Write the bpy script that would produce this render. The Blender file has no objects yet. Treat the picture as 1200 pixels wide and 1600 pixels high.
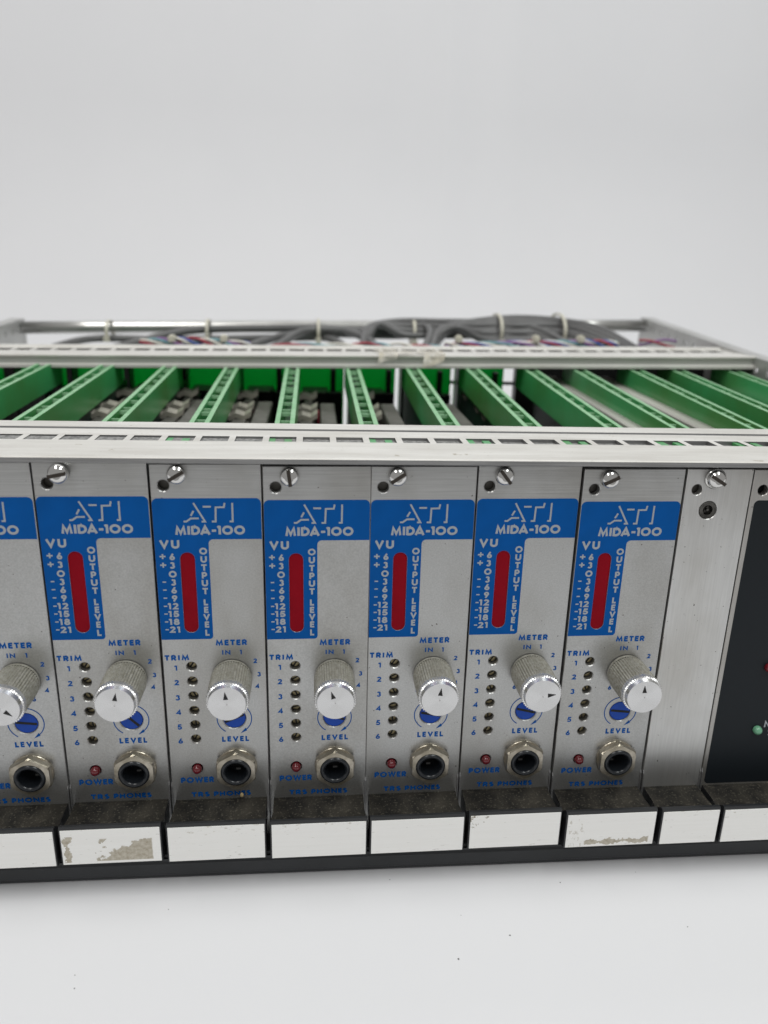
import bpy, bmesh, math, random
from mathutils import Vector, Matrix
random.seed(7)
S = 0.01                      # 1 Blender unit = 100 mm; everything below is written in mm
sc = bpy.context.scene
COL = sc.collection
PI = math.pi

# ------------------------------------------------------------------ camera
cam = bpy.data.cameras.new('camera')
co = bpy.data.objects.new('camera', cam); COL.objects.link(co)
co.location = (74.786*S, -206.427*S, 182.112*S)
co.rotation_euler = (math.radians(72.0532), math.radians(-1.9175), math.radians(-5.0666))
cam.sensor_fit = 'VERTICAL'; cam.sensor_height = 36.0; cam.lens = 36.0*1200.0/1600.0
cam.clip_start = 0.05; cam.clip_end = 400
cam.dof.use_dof = True; cam.dof.focus_distance = 2.38; cam.dof.aperture_fstop = 1.1
sc.camera = co

# ------------------------------------------------------------------ world
w = bpy.data.worlds.new('World'); sc.world = w; w.use_nodes = True
bg = w.node_tree.nodes['Background']
bg.inputs['Color'].default_value = (1.0, 0.985, 0.97, 1); bg.inputs['Strength'].default_value = 0.34

# ------------------------------------------------------------------ lamps (two long ceiling lights and a broad soft one)
def area(name, loc, rot, sx, sy, power, col=(1, 1, 1)):
    l = bpy.data.lights.new(name, 'AREA'); l.shape = 'RECTANGLE'; l.size = sx*S; l.size_y = sy*S
    l.energy = power; l.color = col
    o = bpy.data.objects.new(name, l); COL.objects.link(o)
    o.location = [v*S for v in loc]; o.rotation_euler = [math.radians(a) for a in rot]
    return o
area('ceiling_light', (-430, -420, 1400), (14, -14, 0), 300, 1300, 930, (1.0, 0.985, 0.96))
area('ceiling_light', (640, -360, 1400), (14, 20, 0), 300, 1300, 1165, (0.97, 1.0, 0.985))
area('ceiling_light', (100, 900, 1700), (24, 0, 0), 1800, 700, 430, (1.0, 0.99, 0.98))

sc.view_settings.view_transform = 'Standard'
try: sc.view_settings.look = 'None'
except Exception: pass
sc.view_settings.exposure = 0.06
sc.view_settings.gamma = 1.0
sc.cycles.max_bounces = 8

# ------------------------------------------------------------------ materials
def _n(nt, t, **kw):
    n = nt.nodes.new(t)
    for k, v in kw.items(): setattr(n, k, v)
    return n
def mat(name, base, metal=0.0, rough=0.5, var=None, vscale=0.05, vstretch=(1, 1, 1), bump=0.0, bscale=3.0,
        bstretch=(1, 1, 1), specks=None, coat=0.0, trans=0.0, ior=1.45, emit=None, aniso=0.0, spec=0.5, rvar=0.0):
    """base colour, with optional soft colour variation (var), fine relief (bump), and specks (colour, scale, threshold).
    scales are in cycles per mm"""
    m = bpy.data.materials.new(name); m.use_nodes = True
    nt = m.node_tree; b = nt.nodes['Principled BSDF']
    b.inputs['Base Color'].default_value = (*base, 1); b.inputs['Metallic'].default_value = metal
    b.inputs['Roughness'].default_value = rough; b.inputs['IOR'].default_value = ior
    b.inputs['Specular IOR Level'].default_value = spec
    b.inputs['Coat Weight'].default_value = coat; b.inputs['Coat Roughness'].default_value = 0.15
    b.inputs['Transmission Weight'].default_value = trans
    if aniso:
        b.inputs['Anisotropic'].default_value = aniso
    tc = _n(nt, 'ShaderNodeTexCoord'); L = nt.links.new
    def noise(scale, stretch, detail=4.0, rg=0.55):
        mp = _n(nt, 'ShaderNodeMapping'); mp.inputs['Scale'].default_value = [scale/S*s for s in stretch]
        L(tc.outputs['Object'], mp.inputs['Vector'])
        nz = _n(nt, 'ShaderNodeTexNoise'); nz.inputs['Scale'].default_value = 1.0
        nz.inputs['Detail'].default_value = detail; nz.inputs['Roughness'].default_value = rg
        L(mp.outputs[0], nz.inputs['Vector'])
        return nz
    cur = None
    if var:
        nz = noise(vscale, vstretch)
        cr = _n(nt, 'ShaderNodeValToRGB'); cr.color_ramp.elements[0].position = 0.35; cr.color_ramp.elements[1].position = 0.65
        cr.color_ramp.elements[0].color = (*var, 1); cr.color_ramp.elements[1].color = (*base, 1)
        L(nz.outputs['Fac'], cr.inputs['Fac']); cur = cr.outputs['Color']
        if rvar:
            mr = _n(nt, 'ShaderNodeMapRange'); mr.inputs['To Min'].default_value = rough+rvar; mr.inputs['To Max'].default_value = rough-rvar
            mr.inputs['From Min'].default_value = 0.3; mr.inputs['From Max'].default_value = 0.7
            L(nz.outputs['Fac'], mr.inputs['Value']); L(mr.outputs[0], b.inputs['Roughness'])
    if specks:
        for (sc_col, sscale, thr) in (specks if isinstance(specks, list) else [specks]):
            nz = noise(sscale, (1, 1, 1), 4.0, 0.65)
            mr = _n(nt, 'ShaderNodeMapRange'); mr.inputs['From Min'].default_value = thr; mr.inputs['From Max'].default_value = thr+0.03
            L(nz.outputs['Fac'], mr.inputs['Value'])
            mx = _n(nt, 'ShaderNodeMix', data_type='RGBA')
            L(mr.outputs[0], mx.inputs['Factor'])
            if cur: L(cur, mx.inputs['A'])
            else: mx.inputs['A'].default_value = (*base, 1)
            mx.inputs['B'].default_value = (*sc_col, 1); cur = mx.outputs['Result']
    if cur: L(cur, b.inputs['Base Color'])
    if bump:
        nz = noise(bscale, bstretch, 3.0)
        bp = _n(nt, 'ShaderNodeBump'); bp.inputs['Strength'].default_value = bump; bp.inputs['Distance'].default_value = 0.12*S
        L(nz.outputs['Fac'], bp.inputs['Height']); L(bp.outputs[0], b.inputs['Normal'])
    if emit:
        b.inputs['Emission Color'].default_value = (*emit[0], 1); b.inputs['Emission Strength'].default_value = emit[1]
    return m

M = {}
M['paper'] = mat('white_paper', (0.697, 0.698, 0.714), 0, 0.75, var=(0.683, 0.685, 0.702), vscale=0.005, bump=0.5, bscale=0.12)
M['rail'] = mat('worn_anodised_rail', (0.70, 0.69, 0.66), 0.3, 0.45, var=(0.57, 0.555, 0.52), vscale=0.05, vstretch=(0.5, 3, 1),
                bump=0.35, bscale=0.5, bstretch=(0.3, 6, 6), specks=[((0.34, 0.32, 0.28), 0.9, 0.68), ((0.42, 0.39, 0.33), 0.12, 0.68)])
M['rail_face'] = mat('bare_rail_edge', (0.36, 0.36, 0.36), 0.8, 0.38, var=(0.25, 0.25, 0.25), vscale=0.4, vstretch=(0.1, 4, 4), bump=0.2, bscale=1.0)
M['rail_dark'] = mat('shaded_rail_web', (0.40, 0.41, 0.38), 0.3, 0.5)  # darker copy of the rail: shade of web and slots put into the colour
M['steel'] = mat('zinc_plate', (0.52, 0.52, 0.51), 0.55, 0.42, var=(0.44, 0.44, 0.43), vscale=0.05, bump=0.1, bscale=1)
M['tube'] = mat('chromed_tube', (0.62, 0.62, 0.60), 0.9, 0.28, var=(0.5, 0.5, 0.48), vscale=0.05)
M['strip_in_slot'] = mat('threaded_strip', (0.34, 0.34, 0.33), 0.2, 0.6, var=(0.10, 0.10, 0.10), vscale=1.2, bump=0.6, bscale=1.5)
M['green'] = mat('green_guide_plastic', (0.055, 0.335, 0.115), 0, 0.3, var=(0.065, 0.215, 0.055), vscale=0.018, bump=0.05, bscale=0.3)
M['green_edge'] = mat('pale_green_ridge', (0.27, 0.49, 0.29), 0, 0.4, var=(0.19, 0.42, 0.21), vscale=0.2)  # paler green on the wall tops and cross bars
M['pcb'] = mat('dark_circuit_board', (0.008, 0.045, 0.022), 0, 0.4, var=(0.02, 0.03, 0.03), vscale=0.15, specks=[((0.13, 0.12, 0.09), 0.35, 0.66)])
M['conn'] = mat('black_connector', (0.012, 0.012, 0.013), 0, 0.4)
M['can'] = mat('grey_can', (0.17, 0.163, 0.147), 0.35, 0.45, var=(0.09, 0.085, 0.075), vscale=0.1)
M['clip'] = mat('tinned_clip', (0.40, 0.375, 0.32), 0.35, 0.35)
M['case'] = mat('power_case_sheet', (0.56, 0.54, 0.50), 0.35, 0.45, var=(0.42, 0.405, 0.375), vscale=0.04, vstretch=(3, .4, 1))
M['cable'] = mat('grey_cable_jacket', (0.135, 0.135, 0.135), 0, 0.38, var=(0.10, 0.10, 0.10), vscale=0.03)
M['tie'] = mat('natural_cable_tie', (0.58, 0.56, 0.47), 0, 0.4)
M['black'] = mat('black_handle_plastic', (0.018, 0.019, 0.021), 0, 0.38, bump=0.1, bscale=2)
M['dust'] = mat('dusty_black_ledge', (0.008, 0.008, 0.008), 0, 0.7, var=(0.040, 0.036, 0.029), vscale=0.11, spec=0.2, bump=0.5, bscale=2.5,
                specks=[((0.065, 0.060, 0.048), 1.2, 0.58), ((0.24, 0.22, 0.18), 0.8, 0.70)])
M['shade_rail'] = mat('shadow_band_rail', (0.034, 0.036, 0.039), 0.1, 0.5, var=(0.028, 0.03, 0.032), vscale=0.05)
M['blue'] = mat('blue_panel_print', (0.001, 0.080, 0.31), 0, 0.45, var=(0.001, 0.073, 0.28), vscale=0.15, spec=0.1, bump=0.1, bscale=3)
M['blue_ink'] = mat('blue_ink', (0.004, 0.080, 0.31), 0, 0.5, spec=0.1)
M['silver_ink'] = mat('silver_lettering', (0.36, 0.385, 0.41), 0.4, 0.45)
M['red'] = mat('red_meter_window', (0.27, 0.004, 0.012), 0, 0.3, var=(0.20, 0.003, 0.010), vscale=0.06, spec=0.06)
M['led_red'] = mat('red_led', (0.13, 0.008, 0.014), 0, 0.12, coat=0.6)
M['led_green'] = mat('green_led', (0.13, 0.33, 0.20), 0, 0.15, coat=0.5)
M['pot_blue'] = mat('blue_trimmer', (0.004, 0.055, 0.36), 0, 0.35, spec=0.3)
M['dark'] = mat('dark_recess', (0.010, 0.010, 0.010), 0, 0.7)
M['brass'] = mat('tarnished_trimmer', (0.34, 0.29, 0.17), 0.8, 0.4, var=(0.12, 0.10, 0.06), vscale=0.8)
M['knurl'] = mat('dirty_knurled_aluminium', (0.40, 0.39, 0.345), 0.4, 0.42, var=(0.26, 0.25, 0.205), vscale=0.9, bump=0.5, bscale=1.8)
M['bright'] = mat('bright_turned_aluminium', (0.93, 0.93, 0.93), 1.0, 0.27)
M['nickel'] = mat('tarnished_nickel', (0.50, 0.46, 0.39), 0.9, 0.34, var=(0.30, 0.27, 0.21), vscale=0.22, bump=0.3, bscale=1)
M['jack'] = mat('black_jack_bushing', (0.010, 0.012, 0.015), 0, 0.28)
M['chrome'] = mat('chromed_screw', (0.66, 0.655, 0.64), 1.0, 0.10)
M['slot_dark'] = mat('dark_screw_slot', (0.035, 0.028, 0.022), 0.3, 0.5)  # dark brown bar across the screw head as its slot
M['torx'] = mat('dull_socket_screw', (0.13, 0.125, 0.115), 0.85, 0.35, var=(0.06, 0.058, 0.054), vscale=0.6)
M['psu_black'] = mat('black_panel_print', (0.010, 0.013, 0.016), 0, 0.42, specks=[((0.10, 0.10, 0.10), 1.0, 0.76)], spec=0.2)
M['tape'] = mat('old_clear_tape', (0.80, 0.77, 0.69), 0, 0.2, var=(0.55, 0.49, 0.36), vscale=0.12, bump=0.6, bscale=0.4, spec=0.6)
def tape_alpha(m):
    nt = m.node_tree; b = nt.nodes['Principled BSDF']; tc = nt.nodes.new('ShaderNodeTexCoord'); nz = nt.nodes.new('ShaderNodeTexNoise')
    nz.inputs['Scale'].default_value = 0.16/S; nz.inputs['Detail'].default_value = 4; nt.links.new(tc.outputs['Object'], nz.inputs['Vector'])
    mr = nt.nodes.new('ShaderNodeMapRange'); mr.inputs['From Min'].default_value = .4; mr.inputs['From Max'].default_value = .65
    mr.inputs['To Min'].default_value = .15; mr.inputs['To Max'].default_value = .75
    nt.links.new(nz.outputs['Fac'], mr.inputs['Value']); nt.links.new(mr.outputs[0], b.inputs['Alpha'])
tape_alpha(M['tape'])
for n_, c_ in (('wire_red', (0.34, 0.05, 0.07)), ('wire_blue', (0.06, 0.10, 0.32)), ('wire_white', (0.66, 0.64, 0.58)), ('wire_violet', (0.24, 0.13, 0.30)), ('wire_teal', (0.16, 0.32, 0.36))):
    M[n_] = mat(n_, c_, 0, 0.4)
M['speck'] = mat('dust_fleck', (0.04, 0.038, 0.035), 0, 0.8)
M['residue'] = mat('yellowed_crumb', (0.55, 0.43, 0.22), 0, 0.7)

# translucent green backplane
def translucent(name, col, tcol):
    m = bpy.data.materials.new(name); m.use_nodes = True; nt = m.node_tree
    b = nt.nodes['Principled BSDF']; b.inputs['Base Color'].default_value = (*col, 1); b.inputs['Roughness'].default_value = 0.35
    t = nt.nodes.new('ShaderNodeBsdfTranslucent'); t.inputs['Color'].default_value = (*tcol, 1)
    mx = nt.nodes.new('ShaderNodeMixShader'); mx.inputs['Fac'].default_value = 0.53
    nt.links.new(b.outputs[0], mx.inputs[1]); nt.links.new(t.outputs[0], mx.inputs[2])
    nt.links.new(mx.outputs[0], nt.nodes['Material Output'].inputs['Surface'])
    return m
M['backplane'] = translucent('green_backplane', (0.010, 0.20, 0.060), (0.01, 0.75, 0.20))

# radially brushed knob face
def radial_face():
    m = M['bright'].copy(); m.name = 'radially_turned_face'; nt = m.node_tree; b = nt.nodes['Principled BSDF']
    b.inputs['Roughness'].default_value = 0.26; b.inputs['Anisotropic'].default_value = 0.9; b.inputs['Anisotropic Rotation'].default_value = 0.25
    b.inputs['Base Color'].default_value = (0.66, 0.66, 0.66, 1)
    t = nt.nodes.new('ShaderNodeTangent'); t.direction_type = 'RADIAL'; t.axis = 'Y'
    nt.links.new(t.outputs[0], b.inputs['Tangent'])
    return m
M['turned'] = radial_face()

# module panel: sand-textured silver paint below, brushed bare metal across the top
def panel_mat(name, brushed_from, vertical=False, base=(0.455, 0.458, 0.452)):
    m = bpy.data.materials.new(name); m.use_nodes = True; nt = m.node_tree; L = nt.links.new; lo_, hi_ = (0.93, 1.04) if vertical else (0.87, 1.07)
    b = nt.nodes['Principled BSDF']; b.inputs['Metallic'].default_value = 0.82; b.inputs['Roughness'].default_value = 0.35
    tc = _n(nt, 'ShaderNodeTexCoord')
    sep = _n(nt, 'ShaderNodeSeparateXYZ'); L(tc.outputs['Object'], sep.inputs[0])
    gt = _n(nt, 'ShaderNodeMath', operation='GREATER_THAN'); L(sep.outputs['Z'], gt.inputs[0]); gt.inputs[1].default_value = brushed_from*S
    oi = _n(nt, 'ShaderNodeObjectInfo'); off = _n(nt, 'ShaderNodeVectorMath', operation='MULTIPLY_ADD')
    L(oi.outputs['Random'], off.inputs[0]); off.inputs[1].default_value = (7, 5, 9); L(tc.outputs['Object'], off.inputs[2])
    def nz(scale, detail=3):
        mp = _n(nt, 'ShaderNodeMapping'); mp.inputs['Scale'].default_value = [s/S for s in scale]; L(off.outputs[0], mp.inputs['Vector'])
        n = _n(nt, 'ShaderNodeTexNoise'); n.inputs['Scale'].default_value = 1; n.inputs['Detail'].default_value = detail; L(mp.outputs[0], n.inputs['Vector'])
        return n.outputs['Fac']
    sand = nz((2.3, 2.3, 2.3)); brush = nz((2.5, 1, 0.08) if vertical else (0.06, 1, 3.2), 5); blot = nz((0.05, 0.05, 0.03), 5); fine = nz((0.9, 0.9, 0.9), 2)
    mxh = _n(nt, 'ShaderNodeMix', data_type='FLOAT'); L(gt.outputs[0], mxh.inputs['Factor']); L(sand, mxh.inputs['A']); L(brush, mxh.inputs['B'])
    bp = _n(nt, 'ShaderNodeBump'); bp.inputs['Strength'].default_value = 0.4; bp.inputs['Distance'].default_value = 0.07*S
    L(mxh.outputs['Result'], bp.inputs['Height']); L(bp.outputs[0], b.inputs['Normal'])
    cr = _n(nt, 'ShaderNodeValToRGB'); L(mxh.outputs['Result'], cr.inputs['Fac'])
    cr.color_ramp.elements[0].position = 0.3; cr.color_ramp.elements[1].position = 0.7
    cr.color_ramp.elements[0].color = (*[c*lo_ for c in base], 1); cr.color_ramp.elements[1].color = (*[c*hi_ for c in base], 1)
    cr2 = _n(nt, 'ShaderNodeValToRGB'); L(blot, cr2.inputs['Fac'])
    cr2.color_ramp.elements[0].position = 0.32; cr2.color_ramp.elements[1].position = 0.56
    cr2.color_ramp.elements[0].color = (0.83, 0.815, 0.79, 1); cr2.color_ramp.elements[1].color = (1, 1, 1, 1)
    mm = _n(nt, 'ShaderNodeMix', data_type='RGBA', blend_type='MULTIPLY'); mm.inputs['Factor'].default_value = 1
    L(cr.outputs[0], mm.inputs['A']); L(cr2.outputs[0], mm.inputs['B'])
    sp = _n(nt, 'ShaderNodeMapRange'); sp.inputs['From Min'].default_value = 0.735; sp.inputs['From Max'].default_value = 0.77; L(fine, sp.inputs['Value'])
    m2 = _n(nt, 'ShaderNodeMix', data_type='RGBA'); L(sp.outputs[0], m2.inputs['Factor']); L(mm.outputs['Result'], m2.inputs['A'])
    m2.inputs['B'].default_value = (0.12, 0.11, 0.10, 1); L(m2.outputs['Result'], b.inputs['Base Color'])
    return m
M['panel'] = panel_mat('silver_module_panel', 118.5)
M['blank'] = panel_mat('brushed_blank_panel', -50, True, (0.57, 0.57, 0.56))
M['psu_panel'] = panel_mat('brushed_power_panel', -50, True, (0.42, 0.41, 0.39))

# label strips: white, scuffed; some carry torn tape residue (shape given by a mask in strip coordinates)
strip_no = [0]
def strip_mat(name, kind):
    if kind not in ('torn', 'edge', 'corner'): strip_no[0] += 1
    else: strip_no[0] = strip_no[0]
    m = bpy.data.materials.new(name); m.use_nodes = True; nt = m.node_tree; L = nt.links.new
    b = nt.nodes['Principled BSDF']; b.inputs['Roughness'].default_value = 0.42
    tc = _n(nt, 'ShaderNodeTexCoord')
    def nz(scale, detail=4, off=0):
        off += len(M)*1.7+strip_no[0]*2.3
        mp = _n(nt, 'ShaderNodeMapping'); mp.inputs['Scale'].default_value = [s/S for s in scale]; mp.inputs['Location'].default_value = (off, off, 0)
        L(tc.outputs['Object'], mp.inputs['Vector'])
        n = _n(nt, 'ShaderNodeTexNoise'); n.inputs['Scale'].default_value = 1; n.inputs['Detail'].default_value = detail; n.inputs['Roughness'].default_value = 0.6
        L(mp.outputs[0], n.inputs['Vector']); return n.outputs['Fac']
    def math_(op, a, c=None):
        n = _n(nt, 'ShaderNodeMath', operation=op)
        for i, v in enumerate((a, c)):
            if v is None: continue
            if isinstance(v, (int, float)): n.inputs[i].default_value = v
            else: L(v, n.inputs[i])
        return n.outputs[0]
    def mr(v, a, c, lo=0.0, hi=1.0):
        n = _n(nt, 'ShaderNodeMapRange'); L(v, n.inputs['Value']); n.inputs['From Min'].default_value = a; n.inputs['From Max'].default_value = c
        n.inputs['To Min'].default_value = lo; n.inputs['To Max'].default_value = hi; return n.outputs[0]
    base = _n(nt, 'ShaderNodeValToRGB'); L(nz((0.03, 1, 1.2)), base.inputs['Fac'])
    base.color_ramp.elements[0].position = 0.3; base.color_ramp.elements[1].position = 0.7
    base.color_ramp.elements[0].color = (0.80, 0.795, 0.77, 1); base.color_ramp.elements[1].color = (0.825, 0.82, 0.80, 1)
    cur = base.outputs[0]
    # fine scratches and grime
    sc1 = mr(nz((0.35, 1, 1.9), 3, 3.7), 0.67, 0.72); mxs = _n(nt, 'ShaderNodeMix', data_type='RGBA')
    L(math_('MULTIPLY', sc1, 0.55), mxs.inputs['Factor']); L(cur, mxs.inputs['A']); mxs.inputs['B'].default_value = (0.30, 0.28, 0.24, 1); cur = mxs.outputs['Result']
    sep = _n(nt, 'ShaderNodeSeparateXYZ'); L(tc.outputs['Object'], sep.inputs[0])
    X = math_('DIVIDE', sep.outputs['X'], S); Z = math_('DIVIDE', sep.outputs['Z'], S)
    n1 = nz((0.42, 0.42, 0.42), 7)
    if kind:
        if kind == 'torn':      # big patch lower right, small strip at left
            d = math_('MULTIPLY', math_('SUBTRACT', n1, 0.5), 9.0)
            a1 = math_('SUBTRACT', math_('ADD', math_('MULTIPLY', X, 0.62), d), 10.2)          # right of a slanted line
            a1 = math_('ADD', a1, math_('MULTIPLY', math_('SUBTRACT', 14.0, Z), 1.15))
            lim = mr(math_('ADD', X, math_('MULTIPLY', d, 0.06)), 27.0, 27.3, 1, 0)
            lim2 = mr(math_('ADD', Z, math_('MULTIPLY', d, 0.5)), 17.2, 17.5, 1, 0)
            lim3 = mr(Z, 10.0, 10.2)
            big = math_('MULTIPLY', math_('MULTIPLY', mr(a1, 0, 0.4), lim), math_('MULTIPLY', lim2, lim3))
            gx = mr(math_('ABSOLUTE', math_('SUBTRACT', X, 2.7)), 0.2, 2.2, 0.16, -0.12)
            sm = mr(math_('ADD', n1, gx), 0.56, 0.58)
            sm = math_('MULTIPLY', sm, mr(math_('ABSOLUTE', math_('SUBTRACT', Z, 14.5)), 4.5, 4.7, 1, 0))
            gx2 = mr(math_('ABSOLUTE', math_('SUBTRACT', X, 12.8)), 0.3, 4.0, 0.12, -0.2)
            s2 = math_('MULTIPLY', mr(math_('ADD', n1, gx2), 0.56, 0.58), mr(math_('ABSOLUTE', math_('SUBTRACT', Z, 16.4)), 1.4, 1.8, 1, 0))
            mask = math_('MAXIMUM', math_('MAXIMUM', big, sm), s2)
        elif kind == 'edge':    # ragged line of residue along the lower edge
            gx = mr(math_('ABSOLUTE', math_('SUBTRACT', Z, 11.0)), 0.0, 1.9, 0.16, -0.14)
            mask = math_('MULTIPLY', mr(math_('ADD', n1, gx), 0.55, 0.57), mr(math_('ABSOLUTE', math_('SUBTRACT', X, 17.5)), 10.2, 10.6, 1, 0))
            e1 = math_('MULTIPLY', mr(nz((0.9, 1, 0.5), 5, 9), 0.56, 0.6), mr(math_('ABSOLUTE', math_('SUBTRACT', X, 4)), 2.0, 3.0, 0.5, 0))
            mask = math_('MAXIMUM', mask, e1)
        elif kind == 'corner':  # small dark marks in the upper left corner
            g = math_('ADD', mr(X, 0.5, 12, 0.1, -0.2), mr(Z, 14, 21, -0.2, 0.02))
            mask = mr(math_('ADD', nz((0.8, .8, .8), 5, 4), g), 0.56, 0.59)
        else:                   # faint smears along the top edge
            mask = math_('MULTIPLY', mr(math_('ADD', nz((0.5, 1, 1.0), 5, 2), mr(Z, 15, 21, -0.12, 0.02)), 0.60, 0.66), 0.5)
        cr = _n(nt, 'ShaderNodeValToRGB'); L(nz((0.9, .9, .9), 4, 7), cr.inputs['Fac'])
        cr.color_ramp.elements[0].position = 0.35; cr.color_ramp.elements[1].position = 0.65
        dk = (0.20, 0.175, 0.125) if kind == 'corner' else (0.34, 0.30, 0.23)
        cr.color_ramp.elements[0].color = (*dk, 1); cr.color_ramp.elements[1].color = (0.50, 0.465, 0.39, 1)
        mx = _n(nt, 'ShaderNodeMix', data_type='RGBA'); L(mask, mx.inputs['Factor']); L(cur, mx.inputs['A']); L(cr.outputs[0], mx.inputs['B'])
        cur = mx.outputs['Result']
        bp = _n(nt, 'ShaderNodeBump'); bp.inputs['Strength'].default_value = 0.5; bp.inputs['Distance'].default_value = 0.1*S; bp.invert = True
        L(mask, bp.inputs['Height']); L(bp.outputs[0], b.inputs['Normal'])
    L(cur, b.inputs['Base Color'])
    return m

# ------------------------------------------------------------------ mesh builder
class MB:
    def __init__(s): s.v = []; s.f = []; s.mi = []; s.sm = []; s.m = 0
    def V(s, x, y, z): s.v.append((x*S, y*S, z*S)); return len(s.v)-1
    def F(s, idx, smooth=False): s.f.append(tuple(idx)); s.mi.append(s.m); s.sm.append(smooth)
    def box(s, x0, x1, y0, y1, z0, z1):
        i = [s.V(x, y, z) for x in (x0, x1) for y in (y0, y1) for z in (z0, z1)]
        for q in ((0, 1, 3, 2), (4, 6, 7, 5), (0, 4, 5, 1), (2, 3, 7, 6), (0, 2, 6, 4), (1, 5, 7, 3)): s.F([i[k] for k in q])
    def prism_x(s, prof, x0, x1, smooth=False):
        """profile of (y, z) points extruded along x"""
        a = [s.V(x0, y, z) for y, z in prof]; b = [s.V(x1, y, z) for y, z in prof]; n = len(prof)
        for i in range(n): j = (i+1) % n; s.F((a[i], b[i], b[j], a[j]), smooth)
        s.F(a); s.F(b[::-1])
    def prism_y(s, prof, y0, y1):
        a = [s.V(x, y0, z) for x, z in prof]; b = [s.V(x, y1, z) for x, z in prof]; n = len(prof)
        for i in range(n): j = (i+1) % n; s.F((a[i], a[j], b[j], b[i]))
        s.F(a[::-1]); s.F(b)
    def lathe_y(s, prof, cx=0, cz=0, n=32, smooth=True, cap0=True, cap1=True, rad=None):
        """profile of (r, y) revolved about the y axis through (cx, cz)"""
        rings = []
        for (r, y) in prof:
            rings.append([s.V(cx+r*(rad(k/n) if rad else 1)*math.cos(2*PI*k/n), y, cz+r*(rad(k/n) if rad else 1)*math.sin(2*PI*k/n)) for k in range(n)])
        for a, b in zip(rings, rings[1:]):
            for k in range(n): j = (k+1) % n; s.F((a[k], a[j], b[j], b[k]), smooth)
        if cap0: s.F(rings[0][::-1])
        if cap1: s.F(rings[-1])
    def tube(s, pts, r, n=8, caps=True):
        P = [Vector(p) for p in pts]; rings = []; up = Vector((0, 0.2, 1)).normalized()
        for i, p in enumerate(P):
            t = (P[min(i+1, len(P)-1)]-P[max(i-1, 0)]).normalized()
            a = t.cross(up); a = a.normalized() if a.length > 1e-4 else Vector((1, 0, 0)); b = t.cross(a).normalized()
            rr = r[i] if isinstance(r, (list, tuple)) else r
            rings.append([s.V(*(p+rr*(math.cos(2*PI*k/n)*a+math.sin(2*PI*k/n)*b))) for k in range(n)])
        for a, b in zip(rings, rings[1:]):
            for k in range(n): j = (k+1) % n; s.F((a[k], a[j], b[j], b[k]), True)
        if caps: s.F(rings[0][::-1]); s.F(rings[-1])
    def build(s, name, m, parent=None, loc=None, bevel=0.0, seg=1):
        me = bpy.data.meshes.new(name); me.from_pydata(s.v, [], s.f); me.validate()
        ms = m if isinstance(m, (list, tuple)) else [m]
        for x in ms: me.materials.append(M[x] if isinstance(x, str) else x)
        if len(me.polygons) == len(s.f):
            for p, i, q in zip(me.polygons, s.mi, s.sm): p.material_index = i; p.use_smooth = q
        bm = bmesh.new(); bm.from_mesh(me)
        bmesh.ops.recalc_face_normals(bm, faces=bm.faces)
        if bevel:
            ed = [e for e in bm.edges if len(e.link_faces) == 2 and e.calc_face_angle(0) > 0.5]
            bmesh.ops.bevel(bm, geom=ed, offset=bevel*S, segments=seg, affect='EDGES', clamp_overlap=True)
        bm.to_mesh(me); bm.free()
        o = bpy.data.objects.new(name, me); COL.objects.link(o)
        if parent: o.parent = parent
        if loc: o.location = [c*S for c in loc]
        return o

def tag(o, label=None, cat=None, group=None, kind=None):
    if label: o['label'] = label
    if cat: o['category'] = cat
    if group: o['group'] = group
    if kind: o['kind'] = kind
    return o
def empty(name, loc=(0, 0, 0)):
    o = bpy.data.objects.new(name, None); o.empty_display_size = 0.05; COL.objects.link(o); o.location = [c*S for c in loc]; return o
def circle(cx, cz, r, n=24, ph=0): return [(cx+r*math.cos(2*PI*k/n+ph), cz+r*math.sin(2*PI*k/n+ph)) for k in range(n)]
def rrect(x0, x1, z0, z1, r, n=5):
    """r: corner radii (bl, br, tr, tl)"""
    r = r if isinstance(r, (list, tuple)) else (r,)*4; out = []
    for (cx, cz, a0, q) in ((x0+r[0], z0+r[0], PI, r[0]), (x1-r[1], z0+r[1], 1.5*PI, r[1]), (x1-r[2], z1-r[2], 0, r[2]), (x0+r[3], z1-r[3], .5*PI, r[3])):
        if q <= 0.001: out.append((cx, cz)); continue
        for k in range(n+1): a = a0+k*PI/2/n; out.append((cx+q*math.cos(a), cz+q*math.sin(a)))
    return out
def offset_loop(loop, d):
    n = len(loop); out = []
    ar = sum(loop[i][0]*loop[(i+1) % n][1]-loop[(i+1) % n][0]*loop[i][1] for i in range(n)); sg = 1 if ar > 0 else -1
    for i in range(n):
        a, b, c = Vector(loop[i-1]), Vector(loop[i]), Vector(loop[(i+1) % n])
        n1 = Vector(((b-a).y, -(b-a).x)).normalized(); n2 = Vector(((c-b).y, -(c-b).x)).normalized()
        q = (n1+n2); q = q.normalized()/max(0.4, q.normalized().dot(n1)); out.append((b.x+sg*d*q.x, b.y+sg*d*q.y))
    return out
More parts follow.
